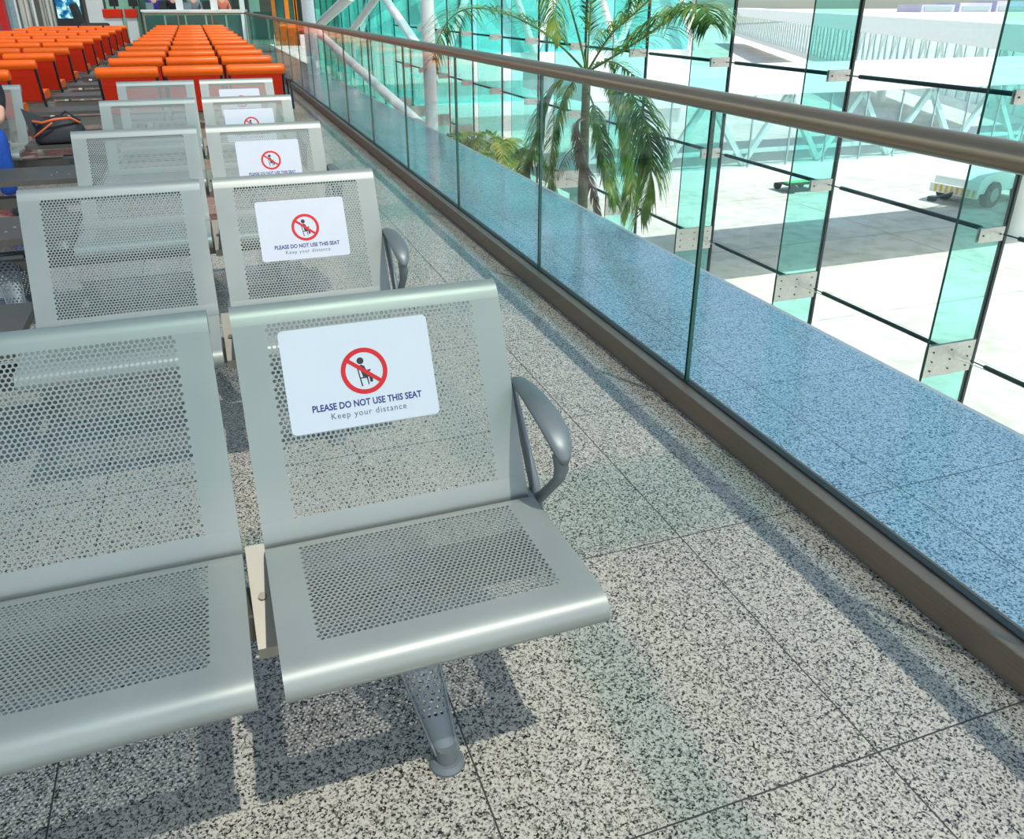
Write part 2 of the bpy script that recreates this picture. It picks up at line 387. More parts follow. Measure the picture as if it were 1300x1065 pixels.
PITCH=.588; X0=-.014
def steel_bench(r, label, xs, signs, left_table=True, left_extra=0):
    """one linked bench: beam, legs, seats with backs, tables"""
    dy=1.38*r
    g=empty('airport_bench',(X0,1.3+dy,0),label,'bench','steel bench rows')
    off=(-X0,-(1.3+dy),0)
    def put(name,me,dx,parent=g,extra=(0,0,0)):
        # parent at bench base; child local = world - base
        return link(name,me,parent,(dx+extra[0],-1.3+extra[1],extra[2]))
    L=min(xs)-(.62 if left_table else 0)-(left_extra*PITCH); R=max(xs)+SW
    b=MB(); b.box(L+.01,R-.02,-.03,.06,.265,.325); build('beam',b,M['beam'],g,bevel=.004)
    for x in xs:
        s=put('seat',seat_me,x)
        k=put('backrest',back_me,x)
        if signs:
            if x==xs[0]:
                c=Vector((0,BACK[3][0],BACK[3][1]))+bd*.226
                n=link('notice',notice_me,k,(.283,c.y,c.z)+()); n.location+=bn*.0004+X_(NOFF[r])
                n['label']='white sticker with a red no-sitting symbol'
    for x in xs[:-1]:
        xx=x-.018
        put('bracket',bracket_me,xx)
        put('bolt',bolt_me,xx,extra=(.002,-.0,0))
    put('end_bracket',endplate_me,xs[0]+SW-.006)
    put('armrest',arm_me,xs[0]+SW-.004)
    for lx in ([0,-1.15] if len(xs)==2 else [0,-1.15,-2.3]):
        for lm,fm in ((legF_me,footF_me),(legR_me,footR_me)):
            l=put('leg',lm,lx); link('foot',fm,l)
        put('leg_yoke',yoke_me,lx)
    if left_table:
        t=put('table_top',table_me,xs[1]-.625 if len(xs)==2 else -.588-.625,extra=(0,1.145,.44)); [link('screw',screw_me,t,(a_,b_,0)) for a_,b_ in ((.33,.14),(.42,.14),(.35,.22),(.46,.24))]
    return g
NOFF=[(-.050,.038),(-.008,0),(-.008,.006),(-.012,.008),(.0,.01)]
def X_(o): return Vector((o[0],0,0))+bd*o[1]
names=['silver perforated steel bench nearest the camera, whole notice and armrest in view',
 'second silver perforated steel bench from the camera, behind the nearest one',
 'third silver perforated steel bench, middle of the five steel rows',
 'fourth silver perforated steel bench, just in front of the bench with the bag',
 'fifth and farthest silver steel bench, right in front of the orange seats']
for r in range(5):
    xs=[0,-PITCH]+([-PITCH-.62-SW-.02] if r==4 else [])
    steel_bench(r,names[r],xs,True,left_table=True)

# ------------------------------------------------------------------ orange seat benches (facing away)
OW=.545
def orange_meshes():
    d={}
    b=MB(); prof=[(.150,.37),(.120,.385),(.030,.64),(.022,.70),(.045,.74),(.085,.735),(.115,.66),(.20,.40),(.19,.37)]
    n=len(prof); x0,x1=.035,OW-.035
    vs=[(x0,a,c) for a,c in prof]+[(x1,a,c) for a,c in prof]
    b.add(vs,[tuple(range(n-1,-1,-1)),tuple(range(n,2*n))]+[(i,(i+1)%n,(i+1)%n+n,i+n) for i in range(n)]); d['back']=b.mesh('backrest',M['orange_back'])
    b=MB(); ring=[]; N=16
    for i,(xx,sc) in enumerate(((0,.80),(.010,.95),(.03,1),(OW-.03,1),(OW-.010,.95),(OW,.80))):
        for k in range(N):
            a=2*PI*k/N; ring.append((xx,.045+.058*sc*math.cos(a),.752+.050*sc*math.sin(a)))
    b.add(ring,[(i*N+k,(i+1)*N+k,(i+1)*N+(k+1)%N,i*N+(k+1)%N) for i in range(5) for k in range(N)],0,True)
    b.add(ring[:N],[tuple(range(N))],0); b.add(ring[-N:],[tuple(range(N))[::-1]],0); d['roll']=b.mesh('head_roll',M['orange'])
    b=MB(); prof=[(.16,.39),(.16,.44),(.30,.455),(.60,.465),(.645,.455),(.66,.425),(.645,.39),(.60,.375)]; n=len(prof)
    vs=[(.02,a,c) for a,c in prof]+[(OW-.02,a,c) for a,c in prof]
    b.add(vs,[tuple(range(n-1,-1,-1)),tuple(range(n,2*n))]+[(i,(i+1)%n,(i+1)%n+n,i+n) for i in range(n)]); d['seat']=b.mesh('seat_cushion',M['orange'])
    b=MB(); b.tube([(0,.235,.28),(0,.150,.40),(0,.035,.69),(0,.035,.71)],[.014]*4,8,sy=.9); b.bar((0,.17,.372),(0,.60,.367),.022,.02); d['side']=b.mesh('side_frame',M['frame'])
    b=MB(); b.tube([(0,.13,.36),(0,.12,.60),(0,.16,.625),(0,.52,.625),(0,.54,.60),(0,.40,.36)],[.012]*6,8); b.box(-.022,.022,.14,.52,.625,.645); d['arm']=b.mesh('armrest',M['frame'])
    b=MB(); b.bar((0,.30,.27),(0,.12,.02),.05,.03); b.bar((0,.30,.27),(0,.48,.02),.05,.03); b.box(-.03,.03,.09,.15,0,.02); b.box(-.03,.03,.45,.51,0,.02); d['leg']=b.mesh('leg',M['steel_edge'])
    return d
OM=orange_meshes()
def for_bevel(o,w):
    m=o.modifiers.new('b','BEVEL'); m.width=w; m.segments=2; m.limit_method='ANGLE'
otable=MB(); otable.box(0,.60,.06,.50,.395,.425); otable_me=otable.mesh('table_top',M['beam'])
ORD=['first','second','third','fourth','fifth','sixth','seventh','eighth','ninth','tenth','eleventh','twelfth','thirteenth','fourteenth','fifteenth']
rows=[8.88,10.38,11.75,13.15,14.85,16.4,17.9,19.6,21.3,23.2,25.2]
for i,yy in enumerate(rows):
    lab='%s row of orange padded seats counting away from the steel benches'%ORD[i]
    if i==0: lab='first row of orange padded seats, directly behind the farthest steel bench'
    if i==len(rows)-1: lab='last row of orange padded seats, nearest the far glass railing'
    g=empty('airport_bench.orange' if False else 'padded_bench',(0,yy,0),lab,'bench','orange padded bench rows')
    xs=[-.915+.583*k for k in range(3)]+[-1.62-OW-.583*k for k in range(4 if i else 2)]
    xl=min(xs)
    if i==0: xs=[-.915+.583*k for k in range(3)]+[-1.62-OW,-1.62-OW-.583]
    b=MB(); b.box(xl+.05,.79,.26,.34,.27,.35); build('beam',b,M['steel_edge'],g)
    for x in xs:
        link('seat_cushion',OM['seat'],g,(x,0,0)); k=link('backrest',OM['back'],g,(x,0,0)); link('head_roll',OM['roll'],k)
        link('side_frame',OM['side'],g,(x+.018,0,0)); link('side_frame',OM['side'],g,(x+OW-.018,0,0))
    link('armrest',OM['arm'],g,(.855,0,0))
    link('table_top',otable_me,g,(-1.54,0,0))
    for lx in (.55,-.62,-1.8,-2.9): link('leg',OM['leg'],g,(lx,0,0)) if lx>xl else None

# ------------------------------------------------------------------ the shell
def quadobj(name,x0,x1,y0,y1,z0,z1,mat,kind='structure'):
    b=MB(); b.box(x0,x1,y0,y1,z0,z1); o=build(name,b,mat); o['kind']=kind; return o
quadobj('floor',-14,1.50,-3,46,-.30,0,M['floor'])
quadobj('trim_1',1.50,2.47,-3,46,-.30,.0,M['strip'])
quadobj('trim_2',2.462,2.50,-3,46,-.34,-.004,M['offwhite'])
quadobj('ground',-20,400,-60,900,-4.6,-4.5,M['concrete'])
quadobj('trim_3',2.2,5.9,-3,60,-4.5,-4.42,M['floor'])

# ------------------------------------------------------------------ glass balustrade
bx=1.50
g=empty('glass_balustrade',(bx,0,0),'long glass balustrade with round steel handrail beside the seats','railing')
b=MB(); prof=[(-.022,0),(-.022,.062),(-.018,.068),(.034,.068),(.034,0)]
b=MB(); b.box(-.030,.052,-2.5,27,0,.086); build('base_channel',b,M['bronze'],g,bevel=.003)
b=MB(); b.box(.013,.034,-2.5,27,.086,.092); build('gasket',b,M['seal'],g)
b=MB(); b.tube([(.020,-2.5,1.068),(.020,6,1.068),(.020,14,1.068),(.020,26.9,1.068),(-.02,26.99,1.068)],.031,28); build('handrail',b,M['brushed'],g)
yj=[-2.10,-.62,.86,2.34]+[2.34+1.48*k for k in range(1,18)]
yj=[q for q in yj if q<27]+[27]
for a,c in zip(yj[:-1],yj[1:]):
    b=MB(); b.box(.016,.030,a+.006,c-.006,.088,1.052)
    # end faces and top get the green edge colour
    b.m=[0,0,1,1,1,1]
    build('glass_panel',b,[M['bal_glass'],M['glass_edge']],g)
for q in yj[1:-1]:
    b=MB(); b.box(.019,.027,q-.0045,q+.0045,.088,1.052); build('panel_joint',b,M['glass_dark'],g)
g2=empty('glass_balustrade',(bx,27,0),'short glass balustrade closing the seating area at the far end','railing')
b=MB(); b.tube([(0,.03,1.078),(-2.76,.03,1.078)],.031,16); build('handrail',b,M['brushed'],g2)
b=MB(); b.box(-2.78,-.04,.0,.07,0,.068); build('base_channel',b,M['bronze'],g2)
for k in range(3):
    b=MB(); b.box(-2.74+k*.91,-2.74+k*.91+.89,.03,.042,.07,1.05); b.m=[1,1,0,0,1,1]; build('glass_panel',b,[M['bal_glass'],M['glass_edge']],g2)
for k in range(4):
    b=MB(); b.box(-2.78+k*.91,-2.75+k*.91,.02,.05,.068,1.06); build('post',b,M['brushed'],g2)

# ------------------------------------------------------------------ curtain wall with glass fins
XF=5.6; fy=[4.49+1.95*k for k in range(-3,21)]
w=empty('window_1',(XF,0,-4.5),kind='structure')
for q in fy:
    b=MB(); b.box(-.49,0,q-.011,q+.011,0,11.0); b.m=[1,1,0,0,1,1]
    build('glass_fin',b,[M['fin_glass'],M['glass_edge']],w)
    b=MB(); b.box(.0,.024,q-.020,q+.020,0,11.0); build('mullion_joint',b,M['glass_dark'],w)
    if q<24:
        for zc,hh,dx in ((.745,.10,.24),(-.245,.11,.25),(-1.25,.27,.49),(1.77,.10,.24)):
            for s in (-1,1):
                b=MB(); b.box(-dx,-.005,s*.012+q-.003,s*.012+q+.003,zc-hh/2+4.5,zc+hh/2+4.5)
                build('bracket_plate',b,M['plate'],w)
                nb=MB()
                for ux in ((.15,.85) if hh<.2 else (.12,.5,.88)):
                    for uz in ((.5,) if hh<.2 else (.2,.5,.8)):
                        p=Vector((-dx+ux*(dx-.005),q+s*.016,zc-hh/2+uz*hh+4.5)); nb.tube([p,p+Vector((0,s*.006,0))],.007,8)
                build('bolt',nb,M['rod'],w)
for a,c in zip(fy[:-1],fy[1:]):
    b=MB(); b.box(.026,.036,a+.003,c-.003,0,11.0); build('glass_pane',b,M['facade_glass'],w)
    if a<24:
        for zc in (1.77,.745,-.245,-1.29):
            b=MB(); b.tube([(-.03,a+.03,zc+4.5),(-.03,a+.16,zc+4.5),(-.03,a+.17,zc+4.5),(-.03,c-.17,zc+4.5),(-.03,c-.16,zc+4.5),(-.03,c-.03,zc+4.5)],[.006,.006,.019,.019,.006,.006],8); build('brace_rod',b,M['rod'],w)
        b=MB(); b.tube([(-.2,a+.02,-1.24+4.5),(-.03,a+.22,-1.31+4.5),(-.03,c-.22,-1.31+4.5),(-.2,c-.02,-1.24+4.5)],.004,6); build('cable',b,M['plate'],w)

# ------------------------------------------------------------------ glazed roof overhead (out of view): glass fins, added shading parts
rf=empty('ceiling',(0,0,6.5),kind='structure')
b=MB(); b.box(1.84,1.98,-12,46,-.04,0); build('shade_rafter',b,M['roof_glass'],rf)  # unseen bar added to throw a soft stripe along the floor
for k in range(-2,16):
    yc=-.78+1.95*k
    b=MB(); b.box(-12,5.6,yc-.20,yc+.20,0,.03); build('roof_fin',b,M['roof_glass'],rf)  # unseen fins, set so their shadow bands cross the floor
b=MB(); b.box(1.05,5.6,-12,46,.04,.06); build('roof_glazing',b,M['roof_pane'],rf)
M['roof_shade']=glass('shading_roof_glazing',(.62,.66,.68),1.0)  # deeper tint added overhead to dim the left seating side
b=MB(); b.box(-13.9,1.05,-12,46,.04,.06); build('roof_glazing',b,M['roof_shade'],rf)
b=MB(); b.box(1.52+1.22,2.47+1.30,-8,46,0,.12); build('shade_strip',b,M['offwhite'],rf)  # unseen opaque slab added to keep sun off the outer floor strip

# ------------------------------------------------------------------ columns and struts
def column(x,y,r,z0,label):
    b=MB(); b.cyl((0,0),r,0,10-z0,32); o=build('column',b,M['white'],None,(x,y,z0)); tag(o,label,'column','white tubular columns'); return o
column(3.2,12.5,.095,-4.42,'slim white round column rising beyond the balustrade behind the palm')
column(2.24,18.4,.125,0,'white round column on the floor strip near the far end')
def strut(a,b_,r,label,name='strut'):
    a=Vector(a); m=MB(); m.tube([(0,0,0),Vector(b_)-a],r,20); o=build(name,m,M['white'],None,a); tag(o,label,'strut','white diagonal tubes'); return o

# ------------------------------------------------------------------ palm trees
def frond_mesh(name, ctrl, leaf_len, n, droop, mats, width=.022, spread=1.0, seed=0, rad=.011, tipf=.35, basef=.55, start=.14):
    rnd=random.Random(seed); P=[Vector(c) for c in ctrl]
    def cr(t):
        t=t*(len(P)-1); i=min(int(t),len(P)-2); f=t-i
        p0=P[max(i-1,0)];p1=P[i];p2=P[i+1];p3=P[min(i+2,len(P)-1)]
        return .5*((2*p1)+(p2-p0)*f+(2*p0-5*p1+4*p2-p3)*f*f+(3*p1-p0-3*p2+p3)*f**3)
    mb=MB(); N=18; pts=[cr(i/N) for i in range(N+1)]; mb.tube(pts,[rad*(1-.8*i/N) for i in range(N+1)],6,1)
    for i in range(n):
        t=start+(1-start)*i/(n-1); p=cr(t); d=(cr(min(1,t+.02))-cr(max(0,t-.02))).normalized()
        side=d.cross(Vector((0,0,1)))
        if side.length<.15: side=Vector((1,.3,0))
        side.normalize(); upv=side.cross(d)
        L=leaf_len*(basef+(1-basef)*math.sin(min(1,(t-start)/.35)*PI/2)) if t<.5 else leaf_len*(1-(1-tipf)*((t-.5)/.5)**1.5)
        for s in (-1,1):
            l=L*rnd.uniform(.8,1.12); a=rnd.uniform(.55,.95)*spread
            dir0=(side*s*a+d*rnd.uniform(.55,.8)+upv*rnd.uniform(.05,.4)).normalized()
            q=p.copy(); dirv=dir0.copy(); seg=4; L_=[]; R_=[]
            wv=dirv.cross(upv).normalized()
            for k in range(seg+1):
                w_=width*(.55,1,.85,.5,.06)[k]*.5
                L_.append(q-wv*w_); R_.append(q+wv*w_)
                dirv=(dirv+Vector((0,0,-droop*rnd.uniform(.7,1.3)*(k+1)/seg))).normalized(); q=q+dirv*(l/seg)
                wv=dirv.cross(Vector((rnd.uniform(-.2,.2),rnd.uniform(-.2,.2),1))); 
                if wv.length<.1: wv=Vector((1,0,0))
                wv.normalize()
            vs=L_+R_; mb.add(vs,[(k,k+1,seg+2+k,seg+1+k) for k in range(seg)],0,True)
    return mb.mesh(name,mats)
def palm(name,base,crown,label,trunk_r,fronds):
    g=empty(name,base,label,'palm tree','palm trees in the light well'); B=Vector(base); Cc=Vector(crown)
    N=30; pts=[]; rr=[]
    for i in range(N+1):
        t=i/N; pts.append((Cc-B)*t+Vector((.05*math.sin(t*3),.04*math.sin(t*2.3),0))*(1-t)); rr.append(trunk_r*(1.9-1.1*t)*(1+.07*(i%2)))
    b=MB(); b.tube(pts,rr,14); build('trunk',b,M['trunk'],g)
    for f in fronds:
        me=frond_mesh('frond',[Vector(c)-B for c in f['c']],f['l'],f['n'],f['d'],[f.get('m',M['leaf']),f.get('st',M['stem'])],seed=f.get('s',0),width=f.get('w',.021),spread=f.get('sp',1),rad=f.get('r',.013),start=f.get('start',.14),tipf=f.get('tip',.35),basef=f.get('base',.55))
        o=link('frond',me,g)
        if f.get('lab'): o['label']=f['lab']
    return g
def ux(px,py,X): return U(px,py,0,X)
K=(745,92)
cr0=ux(K[0],K[1],3.8)
fr=[
 dict(c=[cr0,ux(700,48,3.7),ux(650,20,3.6),ux(600,10,3.45),ux(570,25,3.35),ux(553,60,3.25),ux(546,98,3.2)],l=.62,n=98,d=.42,s=1,m=M['leaf']),
 dict(c=[cr0,ux(748,40,3.8),ux(752,-20,3.8),ux(760,-90,3.8)],l=.5,n=57,d=.45,s=2,start=.3),
 dict(c=[cr0,ux(733,40,3.7),ux(712,-30,3.65),ux(700,-40,3.5),ux(704,20,3.4),ux(712,50,3.4)],l=.38,n=78,d=.7,s=3,start=.35),
 dict(c=[cr0,ux(775,45,3.9),ux(808,15,4.0),ux(850,-22,4.1),ux(900,-40,4.2)],l=.50,n=74,d=.6,s=4),
 dict(c=[cr0,ux(785,68,3.7),ux(825,42,3.6),ux(865,14,3.5),ux(893,8,3.45),ux(903,30,3.4)],l=.48,n=102,d=.6,s=5,start=.22),
 dict(c=[cr0,ux(772,78,4.1),ux(795,88,4.4),ux(812,104,4.6)],l=.34,n=44,d=.5,s=6,st=M['dead']),
 dict(c=[cr0,ux(722,96,3.6),ux(702,116,3.45),ux(684,160,3.35),ux(668,205,3.3),ux(660,232,3.3)],l=.44,n=162,d=.62,s=7,start=.2,sp=.62,w=.0145,basef=.75,tip=.5),
 dict(c=[cr0,ux(732,100,3.9),ux(716,122,3.9),ux(704,165,3.9),ux(699,210,3.9),ux(700,240,3.9)],l=.35,n=135,d=.62,s=8,start=.25,sp=.62,w=.0145,basef=.75,tip=.5),
 dict(c=[cr0,ux(770,96,3.6),ux(798,114,3.45),ux(820,160,3.35),ux(827,215,3.3),ux(814,272,3.3)],l=.44,n=175,d=.62,s=9,start=.22,sp=.62,w=.0145,basef=.75,tip=.5),
 dict(c=[cr0,ux(767,102,3.9),ux(787,128,3.9),ux(799,180,3.9),ux(803,230,3.85),ux(796,266,3.8)],l=.38,n=148,d=.62,s=10,start=.25,sp=.62,w=.0145,basef=.75,tip=.5),
 dict(c=[ux(747,118,3.75),ux(755,138,3.65),ux(763,172,3.6),ux(771,215,3.6),ux(782,258,3.6)],l=.28,n=135,d=.62,s=11,sp=.62,w=.0145,basef=.75,tip=.5,start=.2),
 dict(c=[ux(741,150,3.7),ux(732,160,3.6),ux(737,200,3.55),ux(750,235,3.5),ux(760,272,3.5)],l=.20,n=94,d=.62,s=12,m=M['dead'],st=M['dead'],w=.013,r=.018,sp=.6,lab='withered grey-brown frond hanging down'),
 dict(c=[ux(744,160,3.9),ux(736,180,3.95),ux(718,198,4.0),ux(706,225,4.0)],l=.26,n=67,d=.6,s=13,m=M['dead'],st=M['dead'],w=.010,lab='dry bare frond beside the trunk'),
]
palm('palm_tree',(cr0.x,cr0.y,-4.42),cr0,'tall palm with drooping green fronds behind the middle of the balustrade',.052,fr)
def small_palm(px,py,X,label,s,mat,R=.55,nf=9):
    c=ux(px,py,X); fr=[]; rnd=random.Random(s)
    for k in range(nf):
        a=2*PI*k/nf+rnd.uniform(-.25,.25); e=rnd.uniform(.25,.75); D=Vector((math.cos(a),math.sin(a),0)); r=R*rnd.uniform(.8,1.1)
        fr.append(dict(c=[c,c+D*r*.4+Vector((0,0,r*e*.8)),c+D*r*.85+Vector((0,0,r*e*.75)),c+D*r*1.25+Vector((0,0,-r*.15))],l=R*.55,n=44,d=.4,s=s*20+k,m=mat,w=.03,r=.009))
    palm('palm_tree',(c.x,c.y,-4.42),c,label,.05,fr)
small_palm(588,192,3.7,'small dark green palm at the foot of the slim white column',31,M['leaf'],.50)
small_palm(640,206,3.9,'small yellow-green palm left of the tall palm',32,M['leaf_y'],.55)

# ------------------------------------------------------------------ outside: jet bridges, wing, far field
def jet_bridge(label, P0, P1, width, ztop, zroof, zglass, zbot, panel, legs, depth_dir=1):
    """walkway box between P0 and P1 (near face line), glazed flank with zigzag truss"""
    P0=Vector((*P0,0)); P1=Vector((*P1,0)); L=(P1-P0).length; d=(P1-P0)/L; nrm=Vector((-d.y,d.x,0))*depth_dir
    g=empty('jet_bridge',(P0.x,P0.y,-4.5),label,'jet bridge','passenger walkways outside')
    def mk(name,s0,s1,t0,t1,z0,z1,mat):
        b=MB(); c=[d*s+nrm*t for s,t in ((s0,t0),(s1,t0),(s1,t1),(s0,t1))]
        vs=[v+Vector((0,0,z0+4.5)) for v in c]+[v+Vector((0,0,z1+4.5)) for v in c]
        b.add(vs,[(3,2,1,0),(4,5,6,7)]+[(i,(i+1)%4,(i+1)%4+4,i+4) for i in range(4)]); return build(name,b,mat,g)
    mk('roof',0,L,-.08,width+.08,zroof,ztop,M['white'])
    mk('roof_fascia',0,L,-.06,.04,zroof-.02,zroof+.06,M['offwhite'])
    mk('deck',0,L,-.05,width+.05,zbot,zglass,M['offwhite'])
    mk('rear_glazing',0,L,width-.04,width-.02,zglass,zroof,M['bridge_glass'])
    mk('glazing',0,L,0,.02,zglass,zroof,M['bridge_glass'])
    b=MB(); n=int(L/panel)
    for i in range(n+1):
        s=i*panel; b.bar(d*s-nrm*.02+Vector((0,0,zglass+4.5)),d*s-nrm*.02+Vector((0,0,zroof+4.5)),.03,.03)
    build('glazing_bars',b,M['wing_bar'],g)
    b=MB()
    for i in range(0,n,2):
        s=i*panel; m=(i+1)*panel; e=(i+2)*panel; z0=zglass+4.55; z1=zroof+4.45
        b.bar(d*s+nrm*.18+Vector((0,0,z0)),d*m+nrm*.18+Vector((0,0,z1)),.11,.11); b.bar(d*m+nrm*.18+Vector((0,0,z1)),d*e+nrm*.18+Vector((0,0,z0)),.11,.11)
    b.bar(nrm*.18+Vector((0,0,z0+.25)),d*L+nrm*.18+Vector((0,0,z0+.25)),.08,.08)
    build('truss',b,M['truss'],g)
    for s in legs:
        b=MB(); c=d*s+nrm*width/2; b.cyl((c.x,c.y),.3,0,zbot+4.5,16); build('pier',b,M['offwhite'],g)
M['bridge_glass']=glass('bridge_glass',(.90,.96,.965),1.0)
M['bridge_back']=pbr('bridge_interior',(206,216,216),.6,0,.25,1.2)
M['wing_bar']=pbr('window_bar',(150,170,172),.5)
M['truss']=pbr('truss_paint',(206,228,222),.5,0,.03,2)
jet_bridge('near white jet bridge with glazed truss flank crossing the apron',(6.6,14.5),(25,14.7),3.0,.03,-.32,-1.75,-2.10,.95,(.8,14))
jet_bridge('farther white jet bridge slanting away above the nearer one',(26.5,18.9),(78,118),3.2,.58,-.36,-2.6,-3.0,1.25,(8,30),depth_dir=-1)

# terminal wing seen at the left through the fins
g=empty('terminal_wing',(6,38,-4.5),'white and teal terminal wing far behind the slim white column','building')
def bx_(name,x0,x1,y0,y1,z0,z1,mat): b=MB(); b.box(x0-6,x1-6,y0-38,y1-38,z0+4.5,z1+4.5); return build(name,b,mat,g)
bx_('glazed_storey',5.9,23,38.2,44,-.75,9,M['wing_glass'])
bx_('parapet',5.9,23,38.0,44,-1.95,-.75,M['white'])
bx_('lower_glazing',5.9,23,38.25,44,-2.9,-1.95,M['wing_glass'])
bx_('plinth',5.9,23,38.0,44,-3.5,-2.9,M['white'])
bx_('ground_storey',5.9,23,38.3,44,-4.5,-3.5,M['offwhite'])
b=MB()
for k in range(4):
    xx=.3+k*4.2
    b.tube([(xx,-.25,3.75),(xx+2.1,-.25,8.9)],.16,10); b.tube([(xx+4.2,-.25,3.75),(xx+2.1,-.25,8.9)],.16,10)
build('diagonal_truss',b,M['white'],g)
b=MB()
for k in range(4): b.box(1+k*4.2,1+k*4.2+.08,.1,.2,3.75,13)
build('window_bars',b,M['rod'],g)

strut(ux(396,34,2.7),ux(552,175,3.15),.085,'long white tube slanting down beyond the balustrade from the far column')
strut(ux(402,34,4.6),ux(446,-6,4.6),.16,'thick white tube rising to the right above the handrail beside the far column')
strut(ux(446,40,4.6),ux(480,-6,4.6),.10,'thin white tube, middle of the diagonals above the handrail')
strut(ux(486,-6,4.6),ux(530,58,4.6),.10,'thin white tube falling to the right, nearest the slim column')

# far field and hangars on the horizon
b=MB(); b.box(0,900,0,500,0,.4); M['field']=pbr('dry_grass',(206,190,170),.9,0,.15,.02)
o=build('grass_field',b,M['field'],None,(120,190,-4.52)); tag(o,'tan dry grass field across the apron at the horizon','field')
M['hangar']=pbr('hangar_cladding',(178,178,206),.6,0,.12,.05)
b=MB()
for k in range(10): b.box(k*30,k*30+26,0,20,0,4.2+(k*7%3)); b.box(k*30+2,k*30+24,-.3,0,.8,3.2,1)
o=build('hangar',b,[M['hangar'],M['wing_bar']],None,(420,430,-4.11)); tag(o,'low lilac-grey hangar row on the horizon','hangar')

# baggage tug and green cart on the apron
def tug(loc,rz):
    g=empty('baggage_tug',loc,'white baggage tug parked on the apron at the right edge','vehicle'); g.rotation_euler=(0,0,rz)
    b=MB(); pr=[(0,.45),(0,.85),(.25,1.0),(1.15,1.08),(1.25,1.12),(1.5,1.62),(2.6,1.66),(2.75,1.05),(3.1,1.0),(3.15,.45)]
    n=len(pr); b.add([(a,-.75,c) for a,c in pr]+[(a,.75,c) for a,c in pr],[tuple(range(n)),tuple(range(2*n-1,n-1,-1))]+[(i,i+n,(i+1)%n+n,(i+1)%n) for i in range(n)])
    build('body',b,M['white'],g,bevel=.03)
    b=MB(); b.add([(1.33,-.76,1.16),(1.56,-.76,1.54),(2.5,-.76,1.56),(2.6,-.76,1.12),(1.33,.76,1.16),(1.56,.76,1.54),(2.5,.76,1.56),(2.6,.76,1.12)],[(0,1,2,3),(7,6,5,4),(0,4,5,1)]); build('window',b,M['seal'],g)
    b=MB(); b.box(-.12,0,-.78,.78,.35,.62); build('bumper',b,M['offwhite'],g)
    b=MB()
    for k in range(8): b.box(-.13,-.121,-.72+k*.18,-.64+k*.18,.38,.60)
    build('hazard_stripes',b,M['hazard'],g)
    for xx in (.75,2.45):
        for s in (-1,1):
            b=MB(); b.tube([(xx,s*.62,.40),(xx,s*.84,.40)],.40,24); w_=build('wheel',b,M['dark'],g)
            b=MB(); b.tube([(xx,s*.84,.40),(xx,s*.86,.40)],.22,20); build('hub',b,M['steel'],w_)
    b=MB(); b.bar((-.1,0,.4),(-1.1,0,.35),.06,.06); b.box(-1.25,-1.05,-.1,.1,.28,.42); build('tow_bar',b,M['rod'],g)
M['hazard']=pbr('hazard_yellow',(222,176,60),.5)
tug((21.9,19.6,-4.5),math.radians(12))
g=empty('cargo_dolly',(18.0,23.2,-4.5),'low green cargo dolly on the apron under the near jet bridge','cart'); g.scale=(.6,.6,.6)
M['green']=pbr('green_canvas',(40,200,90),.6)
b=MB(); b.box(0,2.4,-.7,.7,.45,.60); build('bed',b,M['rod'],g)
b=MB(); b.add([(0,-.7,.6),(2.4,-.7,.6),(2.4,.7,.6),(0,.7,.6),(.2,-.4,.95),(2.1,-.45,.85),(2.2,.45,.9),(.3,.4,1.0)],[(0,1,5,4),(1,2,6,5),(2,3,7,6),(3,0,4,7),(4,5,6,7)]); build('cover',b,M['green'],g)
for xx in (.4,2.0):
    for s in (-1,1): b=MB(); b.tube([(xx,s*.6,.24),(xx,s*.74,.24)],.24,16); build('wheel',b,M['dark'],g)

# ------------------------------------------------------------------ bag on the table of the fifth steel bench
M['bagblack']=pbr('black_nylon',(26,27,30),.6,0,.2,20,bump=.3)
M['strap']=pbr('orange_webbing',(226,108,60),.6)
def blob(parts,name,mat,parent=None,loc=(0,0,0),sub=2):
    """skin-modifier body: parts=list of (verts[(x,y,z,r)], edges)"""
    vs,es,rs=parts; me=bpy.data.meshes.new(name); me.from_pydata([v[:3] for v in vs],es,[]); me.materials.append(mat)
    o=link(name,me,parent,loc); sk=o.modifiers.new('s','SKIN'); sk.use_smooth_shade=True
    for i,v in enumerate(vs):
        r=v[3]; me.skin_vertices[0].data[i].radius=(r,r) if not isinstance(r,tuple) else r
    me.skin_vertices[0].data[0].use_root=True
    sb=o.modifiers.new('u','SUBSURF'); sb.levels=sub; sb.render_levels=sub; return o
def skinmesh(vs,es):
    me=bpy.data.meshes.new('t'); return vs,es,None
bagc=Vector((-1.00,6.76,.44))
g=empty('backpack',bagc,'black backpack with orange straps lying beside the seated person','bag'); g.scale=(.80,.8,.80)
b=MB(); 
ring=[(-.20,.10,.03),(-.17,.16,.13),(-.08,.17,.18),(.05,.16,.20),(.15,.15,.17),(.20,.11,.10),(.215,.05,.05)]
vs=[];N=16
for xx,ry,rz in ring:
    for k in range(N):
        a=2*PI*k/N; zz=math.sin(a); vs.append((xx,ry*math.cos(a)*(1-.15*(zz>0)*zz),.005+(rz if zz>0 else .0)*zz+ .04*(1+zz)*.5))
b.add(vs,[(i*N+k,(i+1)*N+k,(i+1)*N+(k+1)%N,i*N+(k+1)%N) for i in range(len(ring)-1) for k in range(N)]+[tuple(range(N)),tuple(range((len(ring)-1)*N,len(ring)*N))[::-1]],0,True)
bo=build('body',b,M['bagblack'],g); sbm=bo.modifiers.new('u','SUBSURF'); sbm.levels=1; sbm.render_levels=1
b=MB(); b.tube([(-.19,-.02,.19),(-.10,-.14,.19),(.0,-.15,.215),(.12,-.12,.22),(.18,-.05,.17)],.011,8); b.tube([(-.21,-.08,.06),(-.12,-.17,.12),(-.02,-.16,.19)],.009,8); build('strap',b,M['strap'],g)
